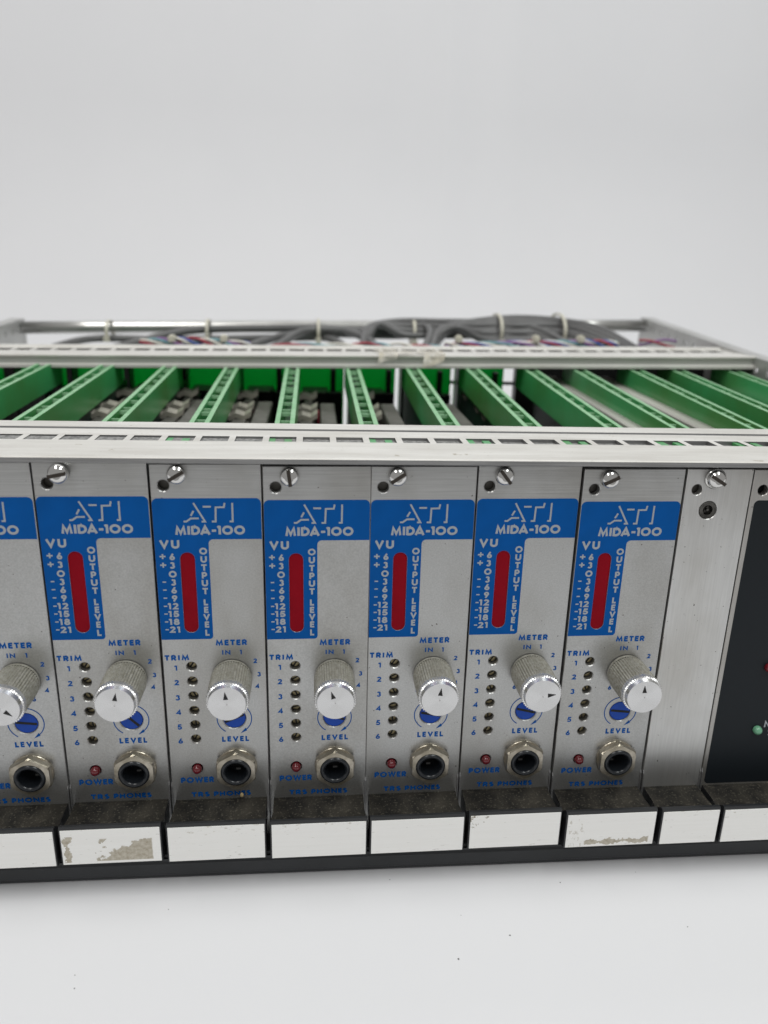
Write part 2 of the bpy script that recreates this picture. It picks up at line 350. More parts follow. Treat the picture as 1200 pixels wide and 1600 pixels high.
def plate(mb, outline, holes, yf, yb, ch=0.18, och=0.15):
    """a plate in the xz plane (front at yf, facing -y) with real holes and small chamfers"""
    bm = bmesh.new()
    ofr = offset_loop(outline, -och); chs = ch if isinstance(ch, list) else [ch]*len(holes); loops = [ofr]+[offset_loop(h, c_) for h, c_ in zip(holes, chs)]
    for lp in loops:
        vs = [bm.verts.new((x, 0, z)) for x, z in lp]
        for i in range(len(vs)): bm.edges.new((vs[i], vs[(i+1) % len(vs)]))
    bmesh.ops.triangle_fill(bm, use_beauty=True, use_dissolve=False, edges=bm.edges[:], normal=(0, -1, 0))
    bm.verts.index_update(); base = len(mb.v)
    for v in bm.verts: mb.V(v.co.x, yf, v.co.z)
    fs = [[v.index for v in f.verts] for f in bm.faces]; nb = len(bm.verts); bm.free()
    for f in fs: mb.F([base+i for i in f])
    idx = 0
    for li, lp in enumerate(loops):
        n = len(lp); src = outline if li == 0 else holes[li-1]; d = och if li == 0 else chs[li-1]
        a = [base+idx+k for k in range(n)]; idx += n
        b = [mb.V(x, yf+d, z) for x, z in src]; c = [mb.V(x, yb, z) for x, z in src]
        for k in range(n):
            j = (k+1) % n; mb.F((a[k], a[j], b[j], b[k])); mb.F((b[k], b[j], c[j], c[k]))
    base2 = len(mb.v)
    # back face
    bm = bmesh.new(); 
    for src in [outline]+list(holes):
        vs = [bm.verts.new((x, 0, z)) for x, z in src]
        for i in range(len(vs)): bm.edges.new((vs[i], vs[(i+1) % len(vs)]))
    bmesh.ops.triangle_fill(bm, use_beauty=True, use_dissolve=False, edges=bm.edges[:], normal=(0, 1, 0)); bm.verts.index_update()
    for v in bm.verts: mb.V(v.co.x, yb, v.co.z)
    for f in bm.faces: mb.F([base2+v.index for v in f.verts][::-1])
    bm.free()

# ------------------------------------------------------------------ lettering (geometric stroke capitals)
def arc(cx, cy, rx, ry, a0, a1, n=14): return [(cx+rx*math.cos(math.radians(a0+(a1-a0)*k/n)), cy+ry*math.sin(math.radians(a0+(a1-a0)*k/n))) for k in range(n+1)]
h = 0.1
G = {
 'A': (0.94, [[(.09, 0), (.47, .93), (.85, 0)], [(.24, .27), (.70, .27)]]),
 'B': (0.66, [[(.1, 0), (.1, 1)], [(.1, .9), (.34, .9)]+arc(.34, .71, .18, .19, 90, -90)+[(.1, .52)], [(.1, .52), (.36, .52)]+arc(.36, .31, .2, .21, 90, -90)+[(.1, .1)]]),
 'D': (0.80, [[(.1, 0), (.1, 1)], [(.1, .9), (.3, .9)]+arc(.3, .5, .4, .4, 90, -90)+[(.1, .1)]]),
 'E': (0.56, [[(.1, 0), (.1, 1)], [(.1, .9), (.56, .9)], [(.1, .52), (.52, .52)], [(.1, .1), (.56, .1)]]),
 'H': (0.78, [[(.1, 0), (.1, 1)], [(.68, 0), (.68, 1)], [(.1, .52), (.68, .52)]]),
 'I': (0.2, [[(.1, 0), (.1, 1)]]),
 'L': (0.54, [[(.1, 1), (.1, .1), (.54, .1)]]),
 'M': (1.02, [[(.12, 0), (.22, .88), (.51, .16), (.80, .88), (.90, 0)]]),
 'N': (0.84, [[(.1, 0), (.1, .86), (.74, .14), (.74, 1)]]),
 'O': (1.02, [arc(.51, .5, .41, .41, 0, 360, 26)]),
 'P': (0.66, [[(.1, 0), (.1, 1)], [(.1, .9), (.34, .9)]+arc(.34, .66, .22, .24, 90, -90)+[(.1, .42)]]),
 'R': (0.68, [[(.1, 0), (.1, 1)], [(.1, .9), (.34, .9)]+arc(.34, .67, .21, .23, 90, -90)+[(.1, .44)], [(.32, .44), (.60, 0)]]),
 'S': (0.60, [arc(.3, .72, .19, .18, 35, 250, 12)+arc(.3, .30, .20, .20, 80, -145, 12)]),
 'T': (0.64, [[(.32, 0), (.32, 1)], [(0, .9), (.64, .9)]]),
 'U': (0.74, [[(.1, 1), (.1, .38)]+arc(.37, .37, .27, .27, 180, 360)+[(.64, 1)]]),
 'V': (0.84, [[(.08, 1), (.42, .12), (.76, 1)]]),
 'W': (1.18, [[(.08, 1), (.33, .13), (.59, .92), (.85, .13), (1.10, 1)]]),
 '0': (0.70, [arc(.35, .5, .25, .4, 0, 360, 24)]),
 'o': (0.98, [arc(.49, .5, .39, .4, 0, 360, 24)]),
 '1': (0.30, [[(.0, .82), (.12, .9), (.2, .9)], [(.2, 0), (.2, 1)]]),
 '2': (0.62, [arc(.3, .70, .20, .2, 170, -35, 12)+[(.12, .1), (.60, .1)]]),
 '3': (0.60, [arc(.29, .72, .17, .18, 160, -85, 12), arc(.28, .31, .21, .21, 85, -160, 12)]),
 '4': (0.66, [[(.48, 0), (.48, .88), (.08, .28), (.66, .28)]]),
 '5': (0.60, [[(.54, .9), (.2, .9), (.14, .52)]+arc(.28, .33, .22, .23, 105, -155, 12)]),
 '6': (0.64, [arc(.32, .31, .22, .21, 0, 360, 20), [(.44, 1), (.13, .42)]]),
 '8': (0.62, [arc(.31, .72, .17, .18, 0, 360, 18), arc(.31, .30, .21, .20, 0, 360, 20)]),
 '9': (0.64, [arc(.32, .69, .22, .21, 0, 360, 20), [(.20, 0), (.51, .58)]]),
 '-': (0.40, [[(0, .45), (.40, .45)]]), '+': (0.60, [[(.3, .16), (.3, .78)], [(0, .47), (.6, .47)]]),
}
class Ink(MB):
    def __init__(s, y=-0.03): super().__init__(); s.y = y; s.k = 0; s.gr = []
    def ribbon(s, pts, t):
        P = [Vector(p) for p in pts]; n = len(P); closed = (P[0]-P[-1]).length < 1e-4 and n > 3
        if closed: P = P[:-1]; n -= 1
        y = s.y-0.0035*s.k; s.k = (s.k+1) % 6
        l = []; r = []
        for i in range(n):
            a = P[i-1] if (i > 0 or closed) else None; b = P[(i+1) % n] if (i < n-1 or closed) else None
            d1 = (P[i]-a).normalized() if a is not None else None; d2 = (b-P[i]).normalized() if b is not None else None
            if d1 is None: d1 = d2
            if d2 is None: d2 = d1
            n1 = Vector((-d1.y, d1.x)); n2 = Vector((-d2.y, d2.x)); q = n1+n2
            q = q.normalized() if q.length > 1e-5 else n1
            q = q/max(0.45, q.dot(n1)); l.append(s.V(P[i].x+q.x*t/2, y, P[i].y+q.y*t/2)); r.append(s.V(P[i].x-q.x*t/2, y, P[i].y-q.y*t/2))
        for i in range(n if closed else n-1):
            j = (i+1) % n; s.F((l[i], r[i], r[j], l[j]))
    def glyph(s, c, x0, z0, sx, sz, t):
        for st in G[c][1]: s.ribbon([(x0+p[0]*sx, z0+p[1]*sz) for p in st], t)
    def start(s, name): s.gr.append((name, len(s.v), len(s.f)))
    def finish(s, m, parent):
        ends = s.gr[1:]+[('', len(s.v), len(s.f))]
        for (nm, v0, f0), (_, v1, f1) in zip(s.gr, ends):
            b = MB(); b.v = s.v[v0:v1]; b.f = [tuple(i-v0 for i in f) for f in s.f[f0:f1]]; b.mi = [0]*len(b.f); b.sm = [False]*len(b.f)
            b.build(nm, m, parent)
    def text(s, txt, x0, x1, z0, z1, t=None, gap=0.14, name='word'):
        s.start(name)
        ws = [0.3 if c == ' ' else G[c][0] for c in txt]; tot = sum(ws)+gap*(len(txt)-1); sx = (x1-x0)/tot; x = x0; H = z1-z0
        t = t or 0.2*H
        for q, (c, ww) in enumerate(zip(txt, ws)):
            if c != ' ': s.glyph(c, x, z0, sx, H, t)
            x += (ww+gap-(.12 if txt[q:q+2] == 'DA' else 0))*sx

# ------------------------------------------------------------------ setting: white paper sweep
mb = MB(); Z0 = -3.0
prof = [(-330, Z0)]+[(-60+0*i, Z0) for i in range(1)]+[(560, Z0)]+[(560+430*math.sin(a), Z0+430-430*math.cos(a)) for a in [math.radians(x) for x in range(6, 85, 6)]]+[(1040, 900), (1120, 2400)]
xs = sorted([-1500+3200*i/24 for i in range(25)]+[215, 235, 255, 262, 275, 300, 330, 350, 372, 395])
def wob(x, y, z): return 2.2*math.sin(x*0.0042+z*0.0025)+1.4*math.sin(x*0.009-y*0.004+1.3)
grid = []
for (y, z) in prof:
    bumpy = 0 if y < 420 else min(1, (y-420)/200)
    grid.append([mb.V(x, y+bumpy*(3*wob(x, y, z)-7*max(0, 1-abs(x-262)/47)*min(1, max(0, (z-60)/250))-5*max(0, 1-abs(x-350)/45)), z) for x in xs])
for a, b in zip(grid, grid[1:]):
    for k in range(len(xs)-1): mb.F((a[k], a[k+1], b[k+1], b[k]), True)
paper = mb.build('paper_backdrop', 'paper'); tag(paper, kind='structure')

# ------------------------------------------------------------------ the rack
rack = empty('equipment_rack', (97, 150, -3))
tag(rack, 'open metal card rack with green plastic card guides, holding all the modules', 'rack')
R0 = Vector((97, 150, -3))
def rk(mb, name, m, **kw):
    o = mb.build(name, m, rack, **kw); o.location = (-R0)*S; return o
XL, XR = -117.0, 311.0

# top front rail: lip, slotted top, groove, rear ledge (built with real slots)
FY = lambda x: -0.0072*(x-91)
FZ = lambda x: 0.0049*(x-91)
slots = [(-5.04+10.16*i) for i in range(-10, 31)]
mb = MB()
def ribx(a, y0, z0, y1, z1, mi=0):
    """a long face along the rail between two profile points"""
    mb.m = mi
    n = 8
    for i in range(n):
        xa = XL+(XR-XL)*i/n; xb = XL+(XR-XL)*(i+1)/n
        mb.F([mb.V(x, y+FY(x), z+FZ(x)) for x, y, z in ((xa, y0, z0), (xb, y0, z0), (xb, y1, z1), (xa, y1, z1))])
front_prof = [(44.0, 127.0), (5, 127.2), (5, 129.25), (-1.6, 129.1), (-1.7, 129.2), (-1.7, 129.7), (-1.5, 130.45), (-0.9, 130.75), (13.9, 130.6), (14.2, 130.35), (20.6, 130.35)]
for a, b in zip(front_prof, front_prof[1:]): ribx(0, a[0], a[1], b[0], b[1], 1 if a[1] < 130 else 0)
ribx(0, 27.4, 130.35, 35.8, 130.45); ribx(0, 35.8, 130.45, 36.2, 129.5, 1); ribx(0, 36.2, 129.5, 37.0, 129.5, 1); ribx(0, 37.0, 129.5, 37.4, 130.7, 1)
ribx(0, 37.4, 130.7, 46.0, 130.7); ribx(0, 46.0, 130.7, 46.0, 127.0, 1); ribx(0, 46.0, 127.0, 44.0, 127.0, 1)
mb.m = 0
xe = [XL]+[e for s_ in slots if XL+4.2 < s_ < XR-4.2 for e in (s_-4.1, s_+4.1)]+[XR]
for i in range(0, len(xe), 2):
    xa, xb = xe[i], xe[i+1]
    mb.m = 0; mb.F([mb.V(x, y+FY(x), 130.35+FZ(x)) for x, y in ((xa, 20.6), (xb, 20.6), (xb, 27.4), (xa, 27.4))])
    mb.m = 1
    for x in (xa, xb): mb.F([mb.V(x, y+FY(x), z+FZ(x)) for y, z in ((20.6, 130.35), (27.4, 130.35), (27.4, 127.8), (20.6, 127.8))])
mb.m = 1
for y in (20.6, 27.4): mb.F([mb.V(x, y+FY(x), z+FZ(x)) for x, z in ((XL, 130.3), (XR, 130.3), (XR, 127.8), (XL, 127.8))])
rk(mb, 'front_rail', ['rail', 'rail_face'])
mb = MB(); mb.prism_x([(20.7, 127.9), (20.7, 129.6), (27.3, 129.6), (27.3, 127.9)], XL+1, XR-1)
o = rk(mb, 'threaded_strip', 'strip_in_slot')

# middle rail
MY = lambda x: -0.0079*(x-91)
MZ = lambda x: 0.0207*(x-111)
mb = MB()
mprof = [(189.0, 130.9), (188.6, 131.1), (188.6, 132.5), (189.6, 132.9), (191.2, 133.2), (191.2, 135.6), (190.4, 136.1), (190.2, 136.9), (191.0, 137.3), (207.5, 137.3), (208.3, 137.0), (212.0, 137.0)]
def ribm(p, q, mi):
    mb.m = mi
    for i in range(8):
        xa = XL+(XR-XL)*i/8; xb = XL+(XR-XL)*(i+1)/8
        mb.F([mb.V(x, y+MY(x), z+MZ(x)) for x, (y, z) in ((xa, p), (xb, p), (xb, q), (xa, q))])
for i, (a, b) in enumerate(zip(mprof, mprof[1:])): ribm(a, b, 1 if i in (3, 4) else 0)
ribm((220.5, 137.0), (226.0, 137.0), 0); ribm((226.0, 137.0), (226.4, 138.0), 0); ribm((226.4, 138.0), (231, 138.0), 0); ribm((231, 138.0), (231, 130.9), 0); ribm((231, 130.9), (189, 130.9), 0)
mslots = [-80.76+10.16*i for i in range(-3, 39)]
xe = [XL]+[e for s_ in mslots for e in (s_+5.08-4.1, s_+5.08+4.1) if XL+2 < s_+5.08 < XR-5]+[XR]
for i in range(0, len(xe)-1, 2):
    mb.m = 0; mb.F([mb.V(x, y+MY(x), 137.0+MZ(x)) for x, y in ((xe[i], 212), (xe[i+1], 212), (xe[i+1], 220.5), (xe[i], 220.5))])
    mb.m = 1
    for x in (xe[i], xe[i+1]): mb.F([mb.V(x, y+MY(x), z+MZ(x)) for y, z in ((212, 137), (220.5, 137), (220.5, 134.6), (212, 134.6))])
mb.m = 1; mb.F([mb.V(x, y+MY(x), 134.9+MZ(x)) for x, y in ((XL, 211.9), (XR, 211.9), (XR, 220.6), (XL, 220.6))])
rk(mb, 'middle_rail', ['rail', 'rail_dark'])

# lower rails (front one coloured dark to stand in for the shadow under the label strips)
mb = MB(); mb.prism_x([(-9.4, -1.6), (-9.4, 4.0), (-8.6, 5.4), (8, 5.4), (8, -2.9), (-8.2, -2.9)], XL, XR); rk(mb, 'lower_rail', 'shade_rail', bevel=0.8, seg=2)
mb = MB(); mb.box(XL, XR, 200, 216, -2.9, 6); rk(mb, 'lower_rail', 'rail', bevel=0.6)

# side plates with holes
def side(x, inward, name, ztop):
    mb = MB()
    outl = [(-2, -2.9), (342, -2.9), (342, ztop[2]), (200, ztop[1]), (-2, ztop[0])]
    holes = []
    for yy in range(30, 335, 12):
        zt = ztop[0]+(ztop[1]-ztop[0])*yy/200 if yy < 200 else ztop[1]+(ztop[2]-ztop[1])*(yy-200)/142
        holes.append(circle(yy, zt-6.0, 2.0, 12))
    for yy in range(60, 330, 60): holes.append(circle(yy, 60, 6, 14)); holes.append(circle(yy+20, 95, 3, 12))
    t = MB(); plate(t, outl, holes, 0, 1.6, 0.1, 0.1)
    mb.v = [(x*S+(v[1]*(1 if inward < 0 else -1)), v[0], v[2]) for v in t.v]; mb.f = t.f; mb.mi = t.mi; mb.sm = t.sm
    o = rk(mb, name, 'steel')
    f = MB()
    for (ya, za), (yb, zb) in (((-2, ztop[0]), (200, ztop[1])), ((200, ztop[1]), (342, ztop[2]))):
        xa, xb = (x, x+inward*7) if inward else (x, x)
        v = [f.V(a, b, c) for a, b, c in ((xa, ya, za), (xb, ya, za), (xb, yb, zb), (xa, yb, zb), (xa, ya, za-1.2), (xb, ya, za-1.2), (xb, yb, zb-1.2), (xa, yb, zb-1.2))]
        for q in ((0, 1, 2, 3), (4, 7, 6, 5), (0, 4, 5, 1), (2, 6, 7, 3), (1, 5, 6, 2), (0, 3, 7, 4)): f.F([v[k] for k in q])
    fl = f.build('flange', 'steel', o)
side(XL-1.6, -1, 'side_plate', (128.5, 133.8, 139.0))
side(XR+0.2, 1, 'side_plate', (130.5, 141.8, 151.5))

# rear tube
mb = MB(); mb.tube([(XL+1+(XR-XL-2)*i/10, 335, 133.6+12.6*i/10) for i in range(11)], 4.1, 20); rk(mb, 'rear_tube', 'tube')

# card guides
GX = [-57.2, -26.6, 3.9, 34.4, 65.0, 95.7, 126.4, 157.4, 188.6, 214.6, 245.2, 268.0, 298.8]
gz1 = [129.4, 129.6, 129.6, 129.6, 130.2, 130.6, 131.3, 132.0, 132.1, 132.6, 133.3, 133.7, 134.0]
gz0 = [124.9, 125.0, 125.0, 125.0, 125.1, 125.2, 125.2, 125.4, 125.6, 125.9, 126.4, 126.6, 126.8]
for i, gx in enumerate(GX):
    W2 = 3.6; ridge = 1.75; y0, y1 = 40.0, 205.0
    zt = lambda y: gz0[i]+(gz1[i]-gz0[i])*(y-62)/133.0
    g = MB()
    # two long walls
    for (xa, xb) in ((gx-W2, gx-W2+ridge), (gx+W2-ridge, gx+W2)):
        v = [g.V(x, y, zt(y)+dz) for y in (y0, y1) for x in (xa, xb) for dz in (0, -12.0)]
        for q in ((0, 2, 3, 1), (4, 5, 7, 6), (1, 3, 7, 5), (0, 1, 5, 4), (2, 6, 7, 3)): g.F([v[k] for k in q])
        g.m = 1; g.F([v[0], v[4], v[6], v[2]]); g.m = 0
    # floor of the channel
    g.F([g.V(x, y, zt(y)-11.0) for x, y in ((gx-W2+ridge, y0), (gx+W2-ridge, y0), (gx+W2-ridge, y1), (gx-W2+ridge, y1))])
    # hook into the front rail
    g.box(gx-2.6, gx+2.6, 20.8, 44, 125.5, 126.9); g.box(gx-3.9, gx-1.2, 21.2, 26.8, 126.8, 129.95+FZ(gx)); g.box(gx+1.6, gx+3.8, 21.2, 26.0, 126.8, 130.0+FZ(gx))
    go = rk(g, 'card_guide', ['green', 'green_edge'])
    y = 52.0; k = 0
    if i == 0:
        b = MB(); b.box(-(W2-ridge), W2-ridge, -0.42, 0.42, -1.3, 0); b0 = b.build('cross_bar', 'green_edge'); bar_me = b0.data; bpy.data.objects.remove(b0)
    while y < 203:
        b = bpy.data.objects.new('cross_bar', bar_me); COL.objects.link(b); b.parent = go; b.location = (gx*S, y*S, (zt(y)-0.6)*S); k += 1
        y += 13.0 if k % 4 else 6.0

# backplane boards with connectors
BP = [(-116, -88.5), (-89, -58.3), (-58.6, -27.8), (-28.2, 2.8), (2.4, 33.2), (32.8, 63.8), (63.4, 93.2), (95.3, 123.0), (125.1, 155.6), (157.8, 187.2)]
for bi, (a, b_) in enumerate(BP):
    g = MB(); yo = 0.9*(bi % 2); g.box(a, b_, 240+yo, 240.8+yo, 20, 130.0); bo = rk(g, 'backplane_board', 'backplane')
    c = MB(); c.box(a+6, a+20.5, 222, 239.9, 24, 113); c.box(a+20.3, b_-1, 231, 239.8, 24, 111); c.box(a+22, a+25, 235, 239.85, 110, 124); c.box(a+0.2, a+3.4, 228, 239.7, 24, 126); c.build('edge_connector', 'conn', bo, bevel=0.4)
    t = MB(); t.box(a+7.5, a+19, 219, 221.9, 112.3, 113.2); t.build('connector_latch', 'can', bo)
    for zz in (98.0, 118.5):
        q = MB(); q.lathe_y([(1.0, 239.2), (1.0, 239.9)], (a+b_)/2+9, zz, 10, False); q.build('board_screw', 'can', bo)
# cross tie between boards behind the mid rail
g = MB(); g.box(150, 200, 246, 248, 115.2, 117.0); rk(g, 'tie_bar', 'conn')
# dark structure right of the signal modules
g = MB(); g.box(193.6, 196.0, 236, 243, 20, 128); g.box(196.0, 310.8, 240, 243, 20, 137); rk(g, 'rear_partition', 'conn')

# ------------------------------------------------------------------ a channel module
P = 30.48
mod = empty('channel_module')
def part(mb, name, m, parent=mod, **kw): return mb.build(name, m, parent, **kw)
HZ = [66.4, 61.45, 56.4, 51.4, 46.4, 41.4]; HX = 8.43
KX, KZ = 20.13, 62.6; JX, JZ = 20.45, 31.2; TX, TZ = 20.3, 48.2; LX, LZ = 8.35, 30.85; SX_, SZ_ = 7.6, 125.5
slot_loop = rrect(7.05, 11.15, 77.6, 102.6, 2.0, 8)
mb = MB()
holes = [slot_loop]+[circle(HX, z, 1.42, 20) for z in HZ]+[circle(3.68, 122.2, 1.6, 20), circle(LX, LZ, 1.6, 18), circle(TX, TZ, 3.45, 24), circle(JX, JZ, 4.7, 24)]
plate(mb, [(0.2, 1.0), (30.25, 1.0), (30.25, 128.3), (0.2, 128.3)], holes, 0, 2.3, [0.02]+[0.26]*(len(holes)-1))
part(mb, 'front_panel', 'panel')
# meter window
mb = MB(); mb.box(6.0, 12.2, 2.35, 3.2, 76, 104); mb.prism_y(offset_loop(slot_loop, -0.03), 0.22, 2.4); part(mb, 'meter_window', 'red')
# blue print: L-shape with rounded corners, cut round the meter slot
mb = MB()
def fil(cx, cz, r, a0, a1, n=6): return [(cx+r*math.cos(math.radians(a0+(a1-a0)*k/n)), cz+r*math.sin(math.radians(a0+(a1-a0)*k/n))) for k in range(n+1)]
outl = [(0.3, 75.4)]+fil(14.2, 76.4, 1.0, -90, 0)+[(15.2, 105.2)]+fil(16.5, 105.2, 1.3, 180, 90)+[(30.1, 106.5)]+fil(28.6, 117.1, 1.5, 0, 90)+fil(1.8, 117.1, 1.5, 90, 180)
def thinplate(mb, outl, holes, yf, yb):
    plate(mb, outl, holes, yf, yb, 0.005, 0.005)
thinplate(mb, outl, [offset_loop(slot_loop, 0.03)], -0.03, 0.02); part(mb, 'blue_header', 'blue')
# silver lettering on the blue: every word or figure is a part
ink = Ink(-0.05)
ink.text('MIDA-1oo', 6.15, 25.8, 107.95, 110.5, 0.70, 0.13)
ink.text('VU', 1.65, 7.1, 103.9, 106.35, 0.66, 0.22)
for c, x0, x1, z0, z1, sg in (('6', 4.2, 5.6, 100.4, 102.3, '+'), ('3', 4.15, 5.5, 97.8, 99.7, '+'), ('o', 3.7, 5.8, 95.1, 97.05, ''), ('3', 4.15, 5.5, 92.6, 94.5, '-'), ('6', 4.1, 5.58, 90.15, 92.05, '-'), ('9', 4.1, 5.58, 87.6, 89.5, '-'),
                              ('12', 2.85, 5.85, 85.15, 87.05, '='), ('15', 2.85, 5.85, 82.7, 84.6, '='), ('18', 2.85, 5.85, 80.2, 82.1, '='), ('21', 2.85, 5.85, 77.7, 79.6, '=')):
    ink.text(c, x0, x1, z0, z1, 0.52, .16, name='numeral'); zc = (z0+z1)/2+.02
    if sg == '+': ink.ribbon([(1.45, zc+.1), (3.1, zc+.1)], .46); ink.ribbon([(2.27, zc-.65), (2.27, zc+.85)], .46)
    if sg == '-': ink.ribbon([(1.75, zc+.1), (2.75, zc+.1)], .38)
    if sg == '=': ink.ribbon([(1.65, zc), (2.6, zc)], .38)
for q, (c, z) in enumerate((('O', 103.0), ('U', 100.5), ('T', 98.0), ('P', 95.6), ('U', 93.2), ('T', 90.7), ('L', 87.2), ('E', 84.8), ('V', 82.5), ('E', 80.1), ('L', 77.5))):
    wd = {'O': 2.1, 'U': 1.75, 'T': 1.5, 'P': 1.4, 'L': 1.15, 'E': 1.2, 'V': 1.8}[c]; ink.text(c, 13.6-wd/2, 13.6+wd/2, z-.95, z+.95, .52, name='letter')
ink.finish('silver_ink', mod)
ink = Ink(-0.05); T = .52
for q, lt in enumerate(([[(11.55, 117.25), (14.55, 111.8), (13.6, 111.8)], [(11.5, 114.95), (10.7, 113.5)], [(12.85, 112.75), (10.65, 112.75), (9.45, 111.85), (8.65, 111.85)]],
           [[(14.1, 116.15), (16.3, 116.15)], [(20.1, 117.25), (19.85, 116.0), (17.6, 115.95), (17.45, 111.8), (16.4, 111.8)]], [[(22.2, 117.25), (22.15, 111.8), (21.3, 111.8)]])):
    ink.start('logo_letter')
    for st in lt: ink.ribbon(st, T)
ink.finish('silver_ink', mod)
ink = Ink(-0.03)
ink.text('METER', 15.8, 24.9, 73.25, 74.95, .54, .22); ink.text('IN', 17.55, 19.95, 70.15, 71.6, .37, .28)
ink.text('1', 22.75, 23.3, 70.15, 71.6, .36, name='numeral')
for c, x, z in (('2', 26.6, 67.15), ('3', 27.6, 62.6), ('4', 27.0, 58.6), ('5', 23.0, 55.7), ('6', 15.2, 56.3)): ink.text(c, x, x+1.1, z, z+1.45, .38, name='numeral')
ink.text('TRIM', 0.8, 7.85, 68.6, 70.25, .54, .26)
for i, c in enumerate('123456'): ink.text(c, 3.1+(.35 if c == '1' else 0), 4.5-(.2 if c == '1' else 0), [65.2, 60.3, 55.1, 50.15, 44.95, 40.0][i], [66.85, 62, 56.85, 51.9, 46.75, 41.75][i], .44, name='numeral')
ink.text('LEVEL', 16.35, 24.5, 40.2, 41.95, .52, .3); ink.text('POWER', 3.1, 13.2, 25.65, 27.5, .56, .2); ink.text('TRS', 6.1, 11.6, 20.35, 21.95, .54, .2); ink.text('PHONES', 13.0, 24.4, 20.35, 21.95, .54, .2)
ink.start('arc_arrow')
ink.ribbon(arc(TX, TZ, 5.2, 5.2, 238, -58, 40), .30)
ex, ez = TX+5.2*math.cos(math.radians(-58)), TZ+5.2*math.sin(math.radians(-58))
i0 = len(ink.v); ink.V(ex-1.0, -0.055, ez-.75); ink.V(ex+.55, -0.055, ez+1.15); ink.V(ex+.95, -0.055, ez+.15); ink.F((i0, i0+1, i0+2))
ink.finish('blue_ink', mod)
# trimmers behind the six holes
for z in HZ:
    mb = MB(); a = random.uniform(0, PI)
    mb.lathe_y([(1.3, 7), (1.3, 2.1), (1.1, 1.8)], HX, z, 16, False, cap0=False); mb.m = 1
    dxx, dzz = math.cos(a), math.sin(a)
    p = [(HX+sx*dxx*1.1-sz*dzz*.25, z+sx*dzz*1.1+sz*dxx*.25) for sx, sz in ((-1, -1), (1, -1), (1, 1), (-1, 1))]
    mb.F([mb.V(x, 1.78, zz) for x, zz in p])
    part(mb, 'trim_screw', ['brass', 'dark'])
mb = MB(); mb.box(1, 29, 3.6, 4.0, 28, 70); mb.box(1.5, 14, 2.5, 3.0, 72, 110); mb.box(1, 29, 9, 9.5, 112, 126); part(mb, 'inner_baffle', 'dark')
# number tape glimpsed through the little hole
mb = MB(); mb.box(1.5, 6, 3.2, 3.5, 119.9, 123.2); part(mb, 'numbered_strip', 'can')
# LED
mb = MB(); mb.lathe_y([(1.45, 1.2), (1.45, -0.5), (1.36, -1.0), (1.15, -1.45), (.7, -1.75), (.25, -1.88)], LX, LZ, 20); part(mb, 'power_led', 'led_red')
# blue level trimmer
mb = MB(); mb.lathe_y([(3.35, 3.2), (3.35, 0.35), (3.2, 0.2)], 0, 0, 28, False, cap0=False)
mb.m = 1; mb.F([mb.V(x, 0.17, z) for x, z in ((-3.1, -.42), (3.1, -.42), (3.1, .42), (-3.1, .42))])
lev = part(mb, 'level_trimmer', ['pot_blue', 'dark'], loc=(TX, 0, TZ))
# knob: knurled body, bright cap with pointer
kn = empty('k'); bpy.data.objects.remove(kn)
NT = 48
kr = lambda u: 1+0.024*max(-1, min(1, 1.6*math.sin(u*2*PI*NT)))
mb = MB(); mb.lathe_y([(5.95, -0.35), (5.95, -1.3)], n=64, smooth=False, cap1=False); mb.lathe_y([(5.75, -1.3), (6.0, -1.6), (5.95, -11.6)], n=NT*4, smooth=False, cap0=True, cap1=True, rad=kr)
knob = part(mb, 'knob', 'knurl', loc=(KX, 0, KZ))
mb = MB(); mb.lathe_y([(5.9, -11.6), (5.98, -13.4), (5.6, -13.7)], n=NT*4, smooth=False, rad=kr, cap0=True, cap1=True); mb.lathe_y([(5.62, -13.69), (5.55, -13.9), (5.25, -14.95)], n=64, smooth=True, cap0=False, cap1=False)
mb.build('knob_collar', 'bright', knob)
mb = MB(); mb.lathe_y([(5.25, -14.95), (0.3, -15.0), (0.12, -14.9)], n=64, smooth=False, cap0=False); mb.build('knob_face', 'turned', knob)
mb = MB(); mb.F([mb.V(x, -15.03, z) for x, z in ((-.72, 1.5), (.66, 1.4), (.10, 3.95))]); mb.build('pointer_mark', 'dark', knob)
# jack: washer, nut, bushing
mb = MB(); mb.lathe_y([(6.3, 0.0), (6.35, -0.5), (6.2, -0.75), (4.75, -0.75)], n=36, smooth=False, cap0=False, cap1=False); jn = part(mb, 'jack_washer', 'nickel', loc=(JX, 0, JZ))
mb = MB()
hexa = lambda r, y: [(r*math.cos(PI/2+k*PI/3), y, r*math.sin(PI/2+k*PI/3)) for k in range(6)]
nn = 48
def hexr(a, R_, flat): return min(R_, flat/max(1e-6, math.cos(((a-PI/2) % (PI/3))-PI/6)))
rings = []
for (Rc, fl, y) in ((6.75, 5.85, -0.75), (6.75, 5.85, -2.5), (6.2, 5.75, -3.1), (4.7, 4.7, -3.2)):
    rings.append([mb.V(hexr(2*PI*k/nn, Rc, fl)*math.cos(2*PI*k/nn), y, hexr(2*PI*k/nn, Rc, fl)*math.sin(2*PI*k/nn)) for k in range(nn)])
for a, b_ in zip(rings, rings[1:]):
    for k in range(nn): j = (k+1) % nn; mb.F((a[k], a[j], b_[j], b_[k]))
nut = part(mb, 'jack_nut', 'nickel', loc=(JX, 0, JZ)); 
mb = MB(); mb.lathe_y([(4.68, 1), (4.68, -3.2), (4.45, -3.7), (4.0, -3.85), (3.35, -3.55), (3.2, -3.0), (3.15, 8.0)], n=40, smooth=True, cap0=False, cap1=True); part(mb, 'jack_bushing', 'jack', loc=(JX, 0, JZ))
mb = MB(); mb.box(-.5, .9, 2.5, 4, -3.3, -2.5); part(mb, 'jack_contact', 'chrome', loc=(JX, 0, JZ))
